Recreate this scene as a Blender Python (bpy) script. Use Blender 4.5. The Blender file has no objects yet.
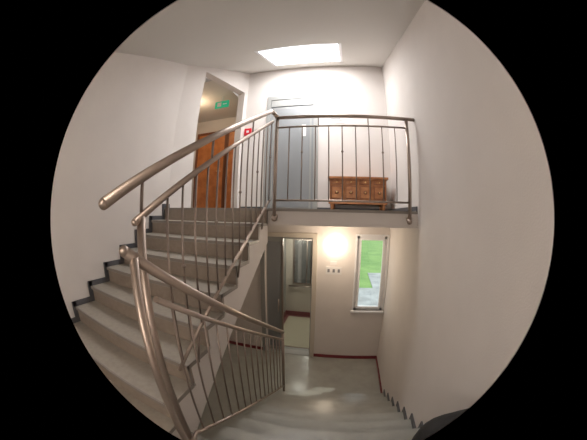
import bpy, math, random
from mathutils import Vector, Matrix
random.seed(3)
S=bpy.context.scene
COL=S.collection
# ------------------------------------------------ materials
def mat(name,col,rough=.6,metal=0,noise=0,nscale=8,bump=0,bscale=60,emit=None,estr=0,col2=None,spec=None,aniso=None):
    m=bpy.data.materials.new(name); m.use_nodes=True
    nt=m.node_tree; b=nt.nodes['Principled BSDF']
    b.inputs['Base Color'].default_value=(*col,1); b.inputs['Roughness'].default_value=rough
    b.inputs['Metallic'].default_value=metal
    if spec is not None: b.inputs['Specular IOR Level'].default_value=spec
    tc=nt.nodes.new('ShaderNodeTexCoord')
    if noise or col2:
        n=nt.nodes.new('ShaderNodeTexNoise'); n.inputs['Scale'].default_value=nscale; n.inputs['Detail'].default_value=6
        nt.links.new(tc.outputs['Object'],n.inputs['Vector'])
        r=nt.nodes.new('ShaderNodeValToRGB')
        c2=col2 or tuple(c*(1-noise) for c in col)
        r.color_ramp.elements[0].position=.35; r.color_ramp.elements[1].position=.68
        r.color_ramp.elements[0].color=(*c2,1); r.color_ramp.elements[1].color=(*col,1)
        nt.links.new(n.outputs['Fac'],r.inputs['Fac']); nt.links.new(r.outputs['Color'],b.inputs['Base Color'])
    if bump:
        n2=nt.nodes.new('ShaderNodeTexNoise'); n2.inputs['Scale'].default_value=bscale; n2.inputs['Detail'].default_value=4
        nt.links.new(tc.outputs['Object'],n2.inputs['Vector'])
        bp=nt.nodes.new('ShaderNodeBump'); bp.inputs['Strength'].default_value=bump; bp.inputs['Distance'].default_value=.01
        nt.links.new(n2.outputs['Fac'],bp.inputs['Height']); nt.links.new(bp.outputs['Normal'],b.inputs['Normal'])
    if emit:
        b.inputs['Emission Color'].default_value=(*emit,1); b.inputs['Emission Strength'].default_value=estr
    return m
M_wall=mat('plaster_wall',(.74,.69,.66),.85,bump=.12,bscale=90,noise=.04,nscale=3)
M_ceil=mat('ceiling_paint',(.66,.635,.60),.9,bump=.1,bscale=80)
M_floor=mat('linoleum_floor',(.39,.39,.36),.22,noise=.12,nscale=5)
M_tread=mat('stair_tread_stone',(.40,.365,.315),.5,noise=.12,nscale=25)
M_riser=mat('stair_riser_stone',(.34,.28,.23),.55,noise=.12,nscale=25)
M_nose=mat('stair_nosing_grey',(.28,.25,.225),.5)
M_dark=mat('dark_grey_skirting',(.10,.10,.11),.5)
M_red=mat('dark_red_skirting',(.20,.025,.035),.45)
M_steel=mat('brushed_stainless_steel',(.46,.38,.33),.42,1,bump=.03,bscale=200)
M_steeld=mat('steel_baluster',(.34,.28,.25),.45,1)
M_alu=mat('grey_metal_door',(.27,.28,.29),.45,.1)
M_alul=mat('light_metal_frame',(.36,.36,.35),.42,.1)
M_beige=mat('beige_door_frame',(.62,.56,.48),.5)
M_white=mat('white_pvc',(.85,.85,.87),.35)
M_wood=mat('carved_chest_wood',(.50,.21,.08),.4,col2=(.34,.125,.045),nscale=14)
M_woodd=mat('dark_carving_wood',(.22,.075,.03),.45)
M_brass=mat('brass_knob',(.7,.5,.2),.3,1)
M_door=mat('brown_wood_door',(.68,.25,.07),.4,col2=(.52,.17,.045),nscale=6)
M_green=mat('exit_sign_green',(.02,.35,.2),.5,emit=(.03,.6,.3),estr=.35)
M_alarm=mat('alarm_red',(.7,.02,.04),.4)
M_paper=mat('sign_paper',(.75,.73,.72),.7)
M_ink=mat('sign_ink',(.2,.2,.22),.7)
M_lamp=mat('opal_glass_lamp',(1,.9,.75),.4,emit=(1,.86,.66),estr=8)
M_sky=mat('skylight_opal_glass',(.9,.95,1),.3,emit=(.92,.96,1),estr=4)
M_mat=mat('beige_mat',(.62,.57,.43),.9,noise=.2,nscale=60)
M_grass=mat('grass',(.22,.36,.10),.9,col2=(.14,.27,.065),nscale=1.2)
M_pave=mat('paving',(.42,.43,.42),.8,noise=.35,nscale=2)
M_bag=mat('black_nylon',(.008,.008,.010),.75,bump=.2,bscale=300)
M_hedge=mat('hedge',(.07,.22,.04),.9,col2=(.03,.1,.02),nscale=5)
M_mirror=mat('mirror_glass',(.75,.78,.8),.06,1)
def glassmat(name,fac):
    m=bpy.data.materials.new(name); m.use_nodes=True; nt=m.node_tree
    nt.nodes.clear(); o=nt.nodes.new('ShaderNodeOutputMaterial'); t=nt.nodes.new('ShaderNodeBsdfTransparent'); g=nt.nodes.new('ShaderNodeBsdfGlossy'); mx=nt.nodes.new('ShaderNodeMixShader')
    g.inputs['Roughness'].default_value=.03; mx.inputs[0].default_value=fac; t.inputs[0].default_value=(.95,.98,.97,1)
    nt.links.new(t.outputs[0],mx.inputs[1]); nt.links.new(g.outputs[0],mx.inputs[2]); nt.links.new(mx.outputs[0],o.inputs[0]); return m
M_glass=glassmat('window_glass',.06); M_glass2=glassmat('door_glass',.14)
# ------------------------------------------------ mesh builder
class MB:
    def __init__(s): s.v=[]; s.f=[]; s.m=[]; s.sm=[]; s.mats=[]
    def mi(s,m):
        if m not in s.mats: s.mats.append(m)
        return s.mats.index(m)
    def face(s,idx,m,sm=False): s.f.append(idx); s.m.append(s.mi(m)); s.sm.append(sm)
    def box(s,a,b,m):
        x0,x1=sorted((a[0],b[0])); y0,y1=sorted((a[1],b[1])); z0,z1=sorted((a[2],b[2]))
        n=len(s.v); s.v+=[(x0,y0,z0),(x1,y0,z0),(x1,y1,z0),(x0,y1,z0),(x0,y0,z1),(x1,y0,z1),(x1,y1,z1),(x0,y1,z1)]
        for q in ((0,3,2,1),(4,5,6,7),(0,1,5,4),(1,2,6,5),(2,3,7,6),(3,0,4,7)): s.face([n+i for i in q],m)
    def hexa(s,pts,m):
        n=len(s.v); s.v+=pts
        for q in ((0,3,2,1),(4,5,6,7),(0,1,5,4),(1,2,6,5),(2,3,7,6),(3,0,4,7)): s.face([n+i for i in q],m)
    def prism(s,prof,x0,x1,m):
        n=len(s.v); k=len(prof)
        s.v+=[(x0,y,z) for y,z in prof]+[(x1,y,z) for y,z in prof]
        s.face([n+i for i in range(k)][::-1],m); s.face([n+k+i for i in range(k)],m)
        for i in range(k):
            j=(i+1)%k; s.face([n+i,n+j,n+k+j,n+k+i],m)
    def cyl(s,p,q,r,m,seg=14,r2=None,cap=True):
        p=Vector(p); q=Vector(q); d=(q-p).normalized(); r2=r if r2 is None else r2
        u=d.orthogonal().normalized(); w=d.cross(u)
        n=len(s.v)
        for c,rr in ((p,r),(q,r2)):
            for i in range(seg):
                a=2*math.pi*i/seg; s.v.append(tuple(c+u*math.cos(a)*rr+w*math.sin(a)*rr))
        for i in range(seg):
            j=(i+1)%seg; s.face([n+i,n+j,n+seg+j,n+seg+i],m,True)
        if cap:
            s.face([n+i for i in range(seg)][::-1],m); s.face([n+seg+i for i in range(seg)],m)
    def sph(s,c,r,m,seg=14,rings=8,sc=(1,1,1),p=1):
        sg=lambda v:math.copysign(abs(v)**p,v)
        n=len(s.v)
        s.v.append((c[0],c[1],c[2]-r*sc[2]))
        for i in range(1,rings):
            t=-math.pi/2+math.pi*i/rings
            for j in range(seg):
                a=2*math.pi*j/seg; s.v.append((c[0]+r*sc[0]*sg(math.cos(t))*sg(math.cos(a)),c[1]+r*sc[1]*sg(math.cos(t))*sg(math.sin(a)),c[2]+r*sc[2]*sg(math.sin(t))))
        s.v.append((c[0],c[1],c[2]+r*sc[2])); top=len(s.v)-1
        for j in range(seg):
            k=(j+1)%seg; s.face([n,n+1+k,n+1+j],m,True)
            for i in range(rings-2):
                a=n+1+i*seg; s.face([a+j,a+k,a+seg+k,a+seg+j],m,True)
            a=n+1+(rings-2)*seg; s.face([a+j,a+k,top],m,True)
    def tube(s,pts,r,m,seg=16):
        for i in range(len(pts)-1): s.cyl(pts[i],pts[i+1],r,m,seg)
        for p in pts[1:-1]: s.sph(p,r,m,seg,8)
    def build(s,name,bevel=0,mw=None):
        me=bpy.data.meshes.new(name); me.from_pydata(s.v,[],s.f)
        for m in s.mats: me.materials.append(m)
        for p,mi,sm in zip(me.polygons,s.m,s.sm): p.material_index=mi; p.use_smooth=sm
        me.validate(); me.update()
        o=bpy.data.objects.new(name,me); COL.objects.link(o)
        if mw: o.matrix_world=mw
        if bevel:
            b=o.modifiers.new('bevel','BEVEL'); b.width=bevel; b.segments=2; b.limit_method='ANGLE'; b.angle_limit=math.radians(50)
        return o
def grid(mb,u0,u1,v0,v1,holes,fn):
    us=sorted({u0,u1,*[h[0] for h in holes],*[h[1] for h in holes]}); vs=sorted({v0,v1,*[h[2] for h in holes],*[h[3] for h in holes]})
    us=[u for u in us if u0<=u<=u1]; vs=[v for v in vs if v0<=v<=v1]
    for a,b in zip(us,us[1:]):
        for c,d in zip(vs,vs[1:]):
            mu,mv=(a+b)/2,(c+d)/2
            if any(h[0]<mu<h[1] and h[2]<mv<h[3] for h in holes): continue
            fn(a,b,c,d)
# ------------------------------------------------ dimensions
H=2.9; W=.79; D=4.25; YS=2.6; L=-2.4; YB=-1.4; TH=.18
RISE=1.45/9; RUN=.268
YU=YS
YD=.78
XR=-.86
XD=-.76
SL=RISE/RUN
CS=.38
def czi(y): return 2.92-CS*(D-y)
# ------------------------------------------------ shell
WX0,WX1,WZ0,WZ1=.215,.752,-1.80,-.42
DX0,DX1,DZ=-1.45,-.56,-.48
mb=MB(); grid(mb,L-.2,W+.2,-H-.1,0,[(WX0,WX1,WZ0,WZ1),(DX0,DX1,-H,DZ)],lambda a,b,c,d:mb.box((a,D,c),(b,D+.25,d),M_wall))
EX0,EX1,EZ=-1.49,-.50,2.24
grid(mb,-1.95,W+.2,0,3.3,[(EX0+.06,EX1-.06,-.1,EZ-.06)],lambda a,b,c,d:mb.box((a,D,c),(b,D+.25,d),M_wall))
mb.build('wall_back')
mb=MB(); mb.box((W,YB-.2,-H-.1),(W+.2,D,3.3),M_wall); mb.build('wall_right')
mb=MB(); mb.box((L-.2,YB-.2,-H-.1),(L,2.7,3.3),M_wall); mb.box((L-.2,2.7,-H-.1),(L,D,-TH),M_wall); mb.build('wall_left')
mb=MB(); mb.box((L,YB-.2,-H-.1),(W,YB,3.3),M_wall); mb.build('wall_front')
A=Vector((L,2.7,0)); B=Vector((-1.95,D,0)); dl=(B-A).length; ang=math.atan2(B.y-A.y,B.x-A.x)
mb=MB(); grid(mb,0,dl,0,3.3,[(.42,dl-.10,-.1,2.38)],lambda a,b,c,d:mb.box((a,0,c),(b,.16,d),M_wall))
mb.build('wall_corridor_side',mw=Matrix.Translation(A)@Matrix.Rotation(ang,4,'Z'))
mb=MB(); mb.box((-4.4,5.6,0),(-1.75,5.8,2.6),M_wall); mb.box((-4.6,2.5,0),(-4.4,5.8,2.6),M_wall)
mb.box((-1.95,D+.25,0),(-1.75,5.6,2.6),M_wall); mb.box((-4.4,2.5,0),(L-.2,2.7,2.6),M_wall); mb.build('wall_corridor')
mb=MB(); mb.box((-4.4,2.5,2.5),(-2.62,5.6,2.6),M_ceil); mb.box((-2.62,D+.3,2.5),(-1.95,5.6,2.6),M_ceil); mb.box((-2.62,3.6,2.5),(-2.3,D+.3,2.6),M_ceil); mb.build('ceiling_corridor')
mb=MB(); mb.box((L-.2,YB,-H-.12),(W,D,-H),M_floor); mb.build('floor')
mb=MB(); mb.box((L,YS+.005,-TH),(W,D,-.02),M_wall); mb.box((L,YS,-.02),(W,D,0),M_floor)
mb.box((XR,YS-.010,-.028),(W,YS,.002),M_nose)
mb.box((-4.6,2.7,-TH),(L,5.8,0),M_floor); mb.box((L,D,-TH),(-1.95,5.8,0),M_floor); mb.build('floor_upper_landing')
mb=MB(); mb.box((L,YB,-1.45-TH),(W,YU-8*RUN,-1.45),M_floor); mb.box((XR+.004,YU-8*RUN,-1.45-TH),(W,YD,-1.45),M_floor); mb.build('floor_half_landing')
SX0,SX1,SY0,SY1=-1.30,.0,2.84,3.93
mb=MB()
def cc(a,b,c,d):
    mb.hexa([(a,c,czi(c)),(b,c,czi(c)),(b,d,czi(d)),(a,d,czi(d)),(a,c,czi(c)+.22),(b,c,czi(c)+.22),(b,d,czi(d)+.22),(a,d,czi(d)+.22)],M_ceil)
grid(mb,L-.2,W,YB,D,[(SX0,SX1,SY0,SY1)],cc)
mb.build('ceiling')
mb=MB()
def sb(x0,x1,y0,y1,z0,z1,m): mb.hexa([(x0,y0,czi(y0)+z0),(x1,y0,czi(y0)+z0),(x1,y1,czi(y1)+z0),(x0,y1,czi(y1)+z0),(x0,y0,czi(y0)+z1),(x1,y0,czi(y0)+z1),(x1,y1,czi(y1)+z1),(x0,y1,czi(y1)+z1)],m)
sb(SX0,SX1,SY0,SY1,.10,.12,M_sky)
for q in ((SX0,SX0+.05,SY0,SY1),(SX1-.05,SX1,SY0,SY1),(SX0,SX1,SY0,SY0+.05),(SX0,SX1,SY1-.05,SY1)): sb(*q,.0,.10,M_white)
mb.build('window_skylight')
# ------------------------------------------------ stairs
def up_flight():
    mb=MB(); x0,x1=L+.002,XR
    for k in range(1,9):
        z=-k*RISE; ya=YU-k*RUN; yb=ya+RUN
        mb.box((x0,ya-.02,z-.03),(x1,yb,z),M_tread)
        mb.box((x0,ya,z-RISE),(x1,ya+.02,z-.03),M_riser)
        mb.box((x0,ya-.022,z-.026),(x1,ya-.008,z+.001),M_nose)
        mb.box((x1-.0,ya-.02,z-.03),(x1+.004,yb+.0,z+.002),M_nose)
        mb.box((x1-.0,yb-.02,z),(x1+.004,yb+.0,z+RISE),M_nose)
    mb.box((x0,YU-.006,-RISE),(x1,YU+.02,-.02),M_riser)
    mb.box((x0,YU-.022,-.026),(x1,YU+.02,.001),M_nose)
    prof=[(YU+.02,-.03),(YU+.02,-TH-.2),(YU-8*RUN+.25,-1.45-TH),(YU-8*RUN+.02,-1.45-TH)]
    for k in range(8,0,-1):
        prof.append((YU-k*RUN+.02,-k*RISE-.03))
        prof.append((YU-(k-1)*RUN+.02,-k*RISE-.03))
    mb.prism(prof,x0,x1,M_wall)
    return mb.build('staircase_up')
up_flight()
def down_flight():
    mb=MB(); x0,x1=XD,W-.002
    for k in range(1,9):
        z=-1.45-k*RISE; ya=YD+(k-1)*RUN; yb=ya+RUN
        mb.box((x0,ya,z-.03),(x1,yb+.02,z),M_floor)
        mb.box((x0,yb-.02,z-RISE),(x1,yb,z-.03),M_riser)
    mb.box((x0,YD-.02,-1.45-RISE),(x1,YD,-1.48),M_riser)
    prof=[]
    for k in range(1,9):
        prof.append((YD+(k-1)*RUN-.02,-1.45-k*RISE-.03)); prof.append((YD+k*RUN-.02,-1.45-k*RISE-.03))
    prof+=[(YD+8*RUN-.02,-H),(YD+8*RUN-.35,-H),(YD-.02,-1.45-TH-.2)]
    mb.prism(prof,x0,x1,M_wall)
    return mb.build('staircase_down')
down_flight()
mb=MB(); sk=.055
for k in range(1,9):
    z=-k*RISE; ya=YU-k*RUN; yb=ya+RUN
    mb.box((L,ya-sk+.01,z),(L+.014,yb-sk,z+sk),M_dark); mb.box((L,yb-sk,z),(L+.014,yb,z+RISE+sk),M_dark)
mb.box((L,YB,-1.45),(L+.014,YU-8*RUN-sk,-1.45+sk),M_dark); mb.box((L,YU-8*RUN-sk,-1.45),(L+.014,YU-8*RUN,-1.45+RISE+sk),M_dark)
mb.box((L,YU+.001,0),(L+.014,2.7,sk),M_dark); mb.build('baseboard_left')
mb=MB()
for k in range(0,9):
    z=-1.45-k*RISE; ya=YD+(k-1)*RUN; yb=ya+RUN
    if k==0: ya=YB
    mb.box((W-.014,ya+sk,z),(W,yb,z+sk),M_dark); mb.box((W-.014,yb,z-RISE),(W,yb+sk,z+sk),M_dark)
mb.box((W-.014,YS,0),(W,D,sk),M_dark)
mb.build('baseboard_right')
mb=MB(); mb.box((W-.014,YD+8*RUN+.07,-H),(W,D-.014,-H+.07),M_red); mb.box((DX1+.08,D-.014,-H),(W,D,-H+.07),M_red); mb.box((L+.014,D-.014,-H),(DX0-.08,D,-H+.07),M_red)
mb.box((L,0,-H),(L+.014,D,-H+.07),M_red)
mb.build('baseboard_lower')
mb=MB(); mb.box((EX1,D-.014,0),(W,D,sk),M_dark); mb.box((-1.95,D-.014,0),(EX0,D,sk),M_dark); mb.build('baseboard_back')
# ------------------------------------------------ railings
def zu(y): return -(YU-y)*SL
def zd(y): return -1.45-(y-YD)*SL
XU=-.81
def hr(y): return 1.09-.567*(2.46-y)
mb=MB()
mb.tube([(XU,.510,hr(.510)),(XU,2.46,hr(2.46)),(XU+.01,2.53,1.09),(XU+.04,2.56,1.05)],.024,M_steel)
mb.sph((XU,.510,hr(.510)),.024,M_steel)
def h2(y): return hr(y)-.14-.028*max(0,(2.52-y))/1.8
mb.tube([(XU,.68,h2(.68)),(XU,2.52,h2(2.52))],.017,M_steel); mb.sph((XU,.68,h2(.68)),.017,M_steel)
mb.tube([(XU,.84,zu(.84)+.16),(XU,2.52,zu(2.52)+.14)],.012,M_steel)
y=.90; i=0
while y<2.5:
    mb.cyl((XU,y,zu(y)+.14),(XU,y,h2(y)),.0065,M_steeld,8)
    if i%3==1: mb.sph((XU,y,zu(y)+.62),.013,M_steeld,8,6)
    y+=.122; i+=1
mb.tube([(XU,.72,-1.45),(XU,.72,h2(.72))],.021,M_steel)
mb.cyl((XU,.72,-1.45),(XU,.72,-1.44),.045,M_steel,20)
for y in (.72,1.3,1.95): mb.cyl((XU,y,h2(y)),(XU,y,hr(y)),.008,M_steeld,8)
for y in (1.1,1.8,2.4): mb.cyl((XU,y,zu(y)+.14),(XR+.006,y,zu(y)-.10),.009,M_steeld,8)
mb.build('stair_railing')
mb=MB(); yl=2.565; xe=W-.10
mb.cyl((XU+.04,yl,1.045),(W,yl,1.03),.021,M_steel,16)
mb.cyl((XU+.04,yl,.92),(xe,yl,.92),.011,M_steel)
mb.cyl((XU+.04,yl,.09),(xe,yl,.09),.011,M_steel)
for x in (XU+.04,xe):
    mb.cyl((x,yl,-.11),(x,yl,1.04),.02,M_steel); mb.sph((x,yl,-.11),.032,M_steel); mb.cyl((x,yl,-.08),(x,YS+.004,-.08),.03,M_steel)
n=10
for i in range(1,n):
    x=XU+.04+(xe-XU-.04)*i/n
    mb.cyl((x,yl,.09),(x,yl,.92),.0065,M_steeld,8)
    if i%3==2: mb.sph((x,yl,.62),.014,M_steeld,8,6)
for x in (-.3,.25): mb.cyl((x,yl,.92),(x,yl,1.03),.006,M_steeld,8)
mb.build('landing_railing')
mb=MB(); XL=-.73
def hl(y): return -1.585-.625*(y-2.80)
y0=.56
mb.tube([(XL-.01,y0,hl(y0)),(XL,2.80,hl(2.80))],.023,M_steel); mb.sph((XL-.01,y0,hl(y0)),.023,M_steel)
mb.tube([(XL,.70,hl(.70)-.13),(XL,2.80,hl(2.80)-.12)],.015,M_steel)
mb.tube([(XL,.62,zd(.72)+.06),(XL,.72,zd(.72)+.10),(XL,2.80,zd(2.80)+.10)],.013,M_steel)
mb.cyl((XL,2.80,zd(2.8)-.03),(XL,2.80,hl(2.8)),.019,M_steel); mb.sph((XL,2.8,hl(2.8)),.023,M_steel)
mb.cyl((XL,.60,-1.45),(XL,.60,hl(.60)),.02,M_steel); mb.cyl((XL,.60,-1.45),(XL,.60,-1.44),.045,M_steel,20)
y=.80
while y<2.75:
    mb.cyl((XL,y,zd(y)+.10),(XL,y,hl(y)-.12),.0065,M_steeld,8); y+=.13
mb.build('stair_railing')
# ------------------------------------------------ upper lift door
mb=MB()
yf=D-.03
mb.box((EX0,yf,0),(EX0+.08,D-.002,EZ-.09),M_alul); mb.box((EX1-.08,yf,0),(EX1,D-.002,EZ-.09),M_alul); mb.box((EX0,yf,EZ-.09),(EX1,D-.002,EZ),M_alul)
mb.box((EX0+.062,D-.002,0),(EX1-.062,D+.25,EZ-.062),M_alu)
mb.box((EX0+.09,D-.02,2.00),(EX1-.09,D-.003,EZ-.10),M_alul)
mb.box((EX0+.14,D-.012,.02),(EX1-.12,D-.003,1.97),M_alul)
mb.box((EX0+.17,D-.020,.05),(EX1-.15,D-.0125,1.94),M_alu)
mb.box((EX1-.30,D-.026,1.35),(EX1-.22,D-.021,1.58),M_paper)
mb.cyl((EX0+.24,D-.07,.95),(EX0+.24,D-.07,1.15),.012,M_steel); mb.cyl((EX0+.24,D-.07,1.05),(EX0+.24,D-.02,1.05),.01,M_steel)
mb.build('door_1')
# ------------------------------------------------ lower lift
mb=MB()
mb.box((DX0-.08,D-.03,-H),(DX0,D-.002,DZ),M_alul); mb.box((DX1,D-.03,-H),(DX1+.08,D-.002,DZ),M_beige); mb.box((DX0-.08,D-.03,DZ),(DX1+.08,D-.002,DZ+.08),M_beige)
mb.box((DX0+.001,D-.01,-H-.05),(DX1-.001,D+.265,-H+.006),M_alul)
mb.box((DX0+.001,D+.10,-H+.01),(DX0+.30,D+.14,DZ-.001),M_alul); mb.box((DX0+.03,D+.09,-H+.1),(DX0+.27,D+.0995,DZ-.1),M_alu)
mb.box((DX0+.301,D+.085,-H+.01),(DX0+.325,D+.145,DZ-.001),M_steel)
mb.box((DX0+.325,D+.112,-H+.05),(DX1-.03,D+.118,DZ-.04),M_glass2)
mb.box((DX1-.03,D+.09,-H+.01),(DX1-.002,D+.14,DZ-.001),M_alul); mb.box((DX0+.325,D+.09,DZ-.04),(DX1-.03,D+.14,DZ-.001),M_alul)
mb.cyl((DX0+.25,D+.05,-H+.95),(DX0+.25,D+.05,-H+1.2),.012,M_steel); mb.cyl((DX0+.25,D+.05,-H+1.07),(DX0+.25,D+.1,-H+1.07),.01,M_steel)
mb.build('door_2')
cy0,cy1=D+.27,6.3
mb=MB()
mb.box((-1.55,cy0,-H-.1),(-.35,cy1,-H),M_red); mb.box((-1.43,cy0+.02,-H),(-.47,cy1-.13,-H+.01),M_mat)
mb.box((-1.6,cy0,-H),(-1.55,cy1,-.5),M_alul); mb.box((-.40,cy0,-H),(-.35,cy1,-.5),M_beige); mb.box((-1.6,cy1,-H),(-.35,cy1+.05,-.5),M_beige)
mb.box((-1.6,cy0,-.5),(-.35,cy1+.05,-.45),M_white)
mb.box((-1.55,cy1-.02,-H),(-.40,cy1,-H+.12),M_red); mb.box((-1.55,cy0,-H),(-1.53,cy1,-H+.12),M_red); mb.box((-.42,cy0,-H),(-.40,cy1,-H+.12),M_red)
mb.box((-1.35,cy1-.03,-1.95),(-.60,cy1,-.72),M_steel); mb.box((-1.31,cy1-.04,-1.91),(-.99,cy1-.03,-.76),M_mirror); mb.box((-.96,cy1-.04,-1.91),(-.64,cy1-.03,-.76),M_mirror)
mb.cyl((-1.45,cy1-.09,-2.0),(-.50,cy1-.09,-2.0),.02,M_steel)
for x in (-1.4,-.55): mb.cyl((x,cy1-.09,-2.0),(x,cy1,-2.0),.012,M_steel)
mb.box((-1.55,5.0,-1.95),(-1.53,5.25,-1.15),M_steel)
for j in range(4): mb.cyl((-1.53,5.12,-1.8+j*.14),(-1.52,5.12,-1.8+j*.14),.025,M_white,14)
mb.build('elevator_car')
# ------------------------------------------------ window
mb=MB(); f=.045
mb.box((WX0,D+.04,WZ0),(WX0+f,D+.11,WZ1),M_white); mb.box((WX1-f,D+.04,WZ0),(WX1,D+.11,WZ1),M_white)
mb.box((WX0,D+.04,WZ0),(WX1,D+.11,WZ0+f),M_white); mb.box((WX0,D+.04,WZ1-f),(WX1,D+.11,WZ1),M_white)
for a,b in (((WX0-.03,D-.012,WZ0),(WX0,D-.001,WZ1)),((WX1,D-.012,WZ0),(WX1+.03,D-.001,WZ1)),((WX0-.03,D-.012,WZ1),(WX1+.03,D-.001,WZ1+.03)),((WX0-.05,D-.05,WZ0-.03),(WX1+.035,D+.04,WZ0))): mb.box(a,b,M_white)
g=.03
mb.box((WX0+f,D+.02,WZ0+f),(WX0+f+g,D+.07,WZ1-f),M_white); mb.box((WX1-f-g,D+.02,WZ0+f),(WX1-f,D+.07,WZ1-f),M_white)
mb.box((WX0+f+g,D+.02,WZ0+f),(WX1-f-g,D+.07,WZ0+f+g),M_white); mb.box((WX0+f+g,D+.02,WZ1-f-g),(WX1-f-g,D+.07,WZ1-f),M_white)
mb.box((WX0+f+g,D+.045,WZ0+f+g),(WX1-f-g,D+.05,WZ1-f-g),M_glass)
mb.box((WX0+.055,D-.01,-1.2),(WX0+.07,D+.02,-1.08),M_white)
mb.build('window_1')
mb=MB(); mb.box((-30,6.6,-3.3),(30,70,-3.1),M_grass); mb.build('lawn')
mb=MB(); mb.box((-3,6.6,-3.1),(8,9.8,-3.07),M_pave); mb.box((1.25,9.8,-3.1),(2.1,12.5,-3.07),M_pave); mb.build('garden_path')
mb=MB()
for i in range(50):
    sz=1.0+random.uniform(0,.3); mb.sph((-18+i*.8+random.uniform(-.2,.2),50+random.uniform(-.5,.5),-3.1+1.2*sz),1.2,M_hedge,10,7,(1,1,sz))
mb.build('hedge')
# ------------------------------------------------ wall lamp
def lamp(name,c,n):
    mb=MB(); c=Vector(c); n=Vector(n)
    mb.cyl(c,c+n*.03,.10,M_white,28)
    sc=(1,.55,1) if abs(n.y)>.5 else (.55,1,1)
    mb.sph(tuple(c+n*.05),.14,M_lamp,24,14,sc); return mb.build(name)
lamp('rear_fill_lamp',(-.17,D,-.60),(0,-1,0))
lamp('rear_fill_lamp',(-.6,YB,.35),(0,1,0))  # unseen globe added behind the camera to go with the rear fill
# ------------------------------------------------ carved chest
mb=MB(); cx0,cx1,ky0,ky1=-.26,.64,3.84,4.22; zt=.54
mb.box((cx0-.03,ky0-.03,zt-.035),(cx1+.03,ky1,zt),M_wood)
mb.box((cx0,ky0,.13),(cx1,ky1,zt-.035),M_wood)
mb.box((cx0-.015,ky0-.015,.11),(cx1+.015,ky1,.15),M_wood)
for x in (cx0+.01,cx1-.07):
    for y in (ky0+.005,ky1-.07):
        mb.cyl((x+.03,y+.03,.0),(x+.03,y+.03,.11),.022,M_wood,12,.034)
nP=4; w=(cx1-cx0)/nP
for i in range(nP):
    a=cx0+i*w+.025; b=cx0+(i+1)*w-.025
    mb.box((a,ky0-.008,.19),(b,ky0+.001,.39),M_woodd); mb.box((a+.012,ky0-.014,.202),(b-.012,ky0-.006,.378),M_wood)
    mb.sph(((a+b)/2,ky0-.012,.29),.028,M_woodd,12,8,(1.3,.3,1)); mb.sph(((a+b)/2,ky0-.02,.29),.012,M_brass,8,6)
    mb.box((a,ky0-.008,.42),(b,ky0+.001,.485),M_woodd); mb.box((a+.008,ky0-.012,.428),(b-.008,ky0-.006,.477),M_wood)
    mb.sph(((a+b)/2,ky0-.018,.452),.011,M_brass,8,6)
for i in range(nP+1):
    x=cx0+i*w; x=min(max(x,cx0+.012),cx1-.012); mb.cyl((x,ky0-.006,.15),(x,ky0-.006,.50),.009,M_wood,8)
mb.build('carved_wooden_chest',bevel=.004)
# ------------------------------------------------ signs, alarm
mb=MB(); mb.box((-1.93,D-.035,1.44),(-1.79,D,1.58),M_alarm); mb.box((-1.885,D-.04,1.485),(-1.835,D-.034,1.535),M_paper); mb.build('fire_alarm_button',bevel=.004)
mb=MB(); mb.box((-.30,D-.008,1.60),(-.02,D,1.78),M_paper)
for i in range(3): mb.box((-.27,D-.010,1.64+i*.045),(-.06-.03*i,D-.007,1.652+i*.045),M_ink)
mb.build('wall_notice')
mb=MB(); mb.box((-.32,D-.008,-1.12),(-.04,D,-.98),M_paper)
for i in range(3): mb.box((-.29+i*.09,D-.011,-1.08),(-.25+i*.09,D-.007,-1.02),M_ink)
mb.box((-.25,D-.008,-.95),(-.13,D,-.88),M_paper); mb.build('wall_notice')
mb=MB(); mb.box((-2.78,4.35,2.22),(-2.44,4.38,2.38),M_green); mb.box((-2.72,4.345,2.25),(-2.62,4.351,2.35),M_paper); mb.box((-2.58,4.345,2.29),(-2.48,4.351,2.31),M_paper)
mb.cyl((-2.61,4.365,2.38),(-2.61,4.365,2.5),.01,M_white); mb.build('exit_sign')
def wdoor(name,x0,x1):
    mb=MB(); mb.box((x0-.07,5.55,0),(x0,5.6,2.12),M_woodd); mb.box((x1,5.55,0),(x1+.07,5.6,2.12),M_woodd); mb.box((x0,5.55,2.05),(x1,5.6,2.12),M_woodd)
    mb.box((x0,5.56,0),(x1,5.6,2.05),M_door)
    mb.cyl((x1-.07,5.50,1.0),(x1-.17,5.50,1.0),.01,M_brass); mb.cyl((x1-.07,5.50,1.0),(x1-.07,5.56,1.0),.01,M_brass)
    return mb.build(name)
wdoor('door_3',-3.95,-3.1); wdoor('door_4',-2.98,-2.13)
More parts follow.
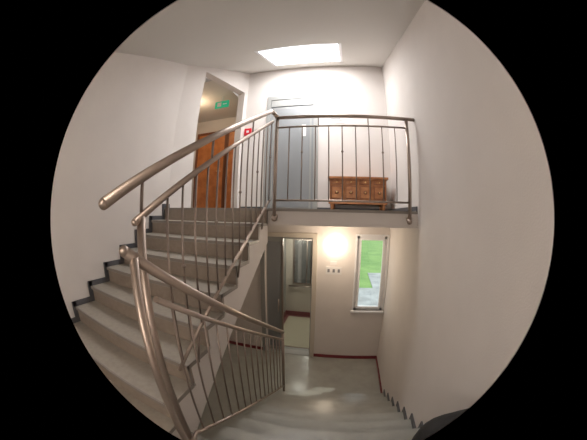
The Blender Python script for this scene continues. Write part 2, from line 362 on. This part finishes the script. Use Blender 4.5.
# ------------------------------------------------ backpack
mb=MB(); c=(.575,.53,-1.14)
mb.sph(c,.30,M_bag,28,18,(.68,.70,1.03),.5); mb.sph((c[0]-.10,c[1]+.04,c[2]-.12),.16,M_bag,20,12,(.8,.9,.95),.6)
for dy in (-.08,.08):
    P=[(c[0]-.12,c[1]+dy,c[2]+.26),(c[0]-.21,c[1]+dy,c[2]+.16),(c[0]-.22,c[1]+dy,c[2]-.05),(c[0]-.19,c[1]+dy,c[2]-.2)]
    mb.tube(P,.014,M_bag,8)
mb.tube([(c[0]-.03,c[1]-.05,c[2]+.30),(c[0]-.03,c[1]-.03,c[2]+.34),(c[0]-.03,c[1]+.03,c[2]+.34),(c[0]-.03,c[1]+.05,c[2]+.30)],.01,M_bag,8)
mb.build('backpack')
# ------------------------------------------------ lights
def light(name,typ,loc,e,col,size=.2,rot=None,sy=None):
    l=bpy.data.lights.new(name,typ); l.energy=e; l.color=col
    if typ=='AREA':
        l.size=size
        if sy: l.shape='RECTANGLE'; l.size_y=sy
    else: l.shadow_soft_size=size
    o=bpy.data.objects.new(name,l); COL.objects.link(o); o.location=loc
    if rot: o.rotation_euler=rot
    return o
ym=(SY0+SY1)/2
light('skylight_daylight','AREA',(-.64,ym,czi(ym)+.08),48,(1,.98,.96),1.1,(math.atan(CS),0,0),.9)
light('wall_lamp_bulb','POINT',(-.17,D-.42,-.60),13,(1,.82,.62),.16)
light('rear_fill_light','POINT',(-.6,YB+.22,.35),30,(1,.90,.80),.12)  # added fill light behind the camera, brightens the near walls
light('corridor_lamp_bulb','POINT',(-3.3,4.3,2.2),14,(1,.74,.48),.1)
light('elevator_lamp_bulb','POINT',(-1.0,5.5,-.7),17,(1,.93,.82),.1)
w=bpy.data.worlds.new('World'); S.world=w; w.use_nodes=True
bg=w.node_tree.nodes['Background']; bg.inputs[0].default_value=(.86,.92,1,1); bg.inputs[1].default_value=1.8
s=light('sun','SUN',(0,0,10),1.6,(1,.95,.85),.05,(math.radians(45),0,math.radians(150)))
# ------------------------------------------------ camera
cam=bpy.data.cameras.new('Camera'); co=bpy.data.objects.new('Camera',cam); COL.objects.link(co)
co.matrix_world=Matrix.Translation((0,0,-.04))@Matrix.Rotation(math.radians(10),4,'Z')@Matrix.Rotation(math.radians(90-1.4),4,'X')@Matrix.Rotation(math.radians(1.1),4,'Z')
cam.type='PANO'; cam.sensor_width=36; cam.panorama_type='FISHEYE_EQUISOLID'
cam.fisheye_lens=246/587*36; cam.fisheye_fov=math.radians(123.4)
cam.shift_x=-.016; cam.shift_y=-.003; cam.clip_start=.02
S.camera=co
S.view_settings.view_transform='Standard'
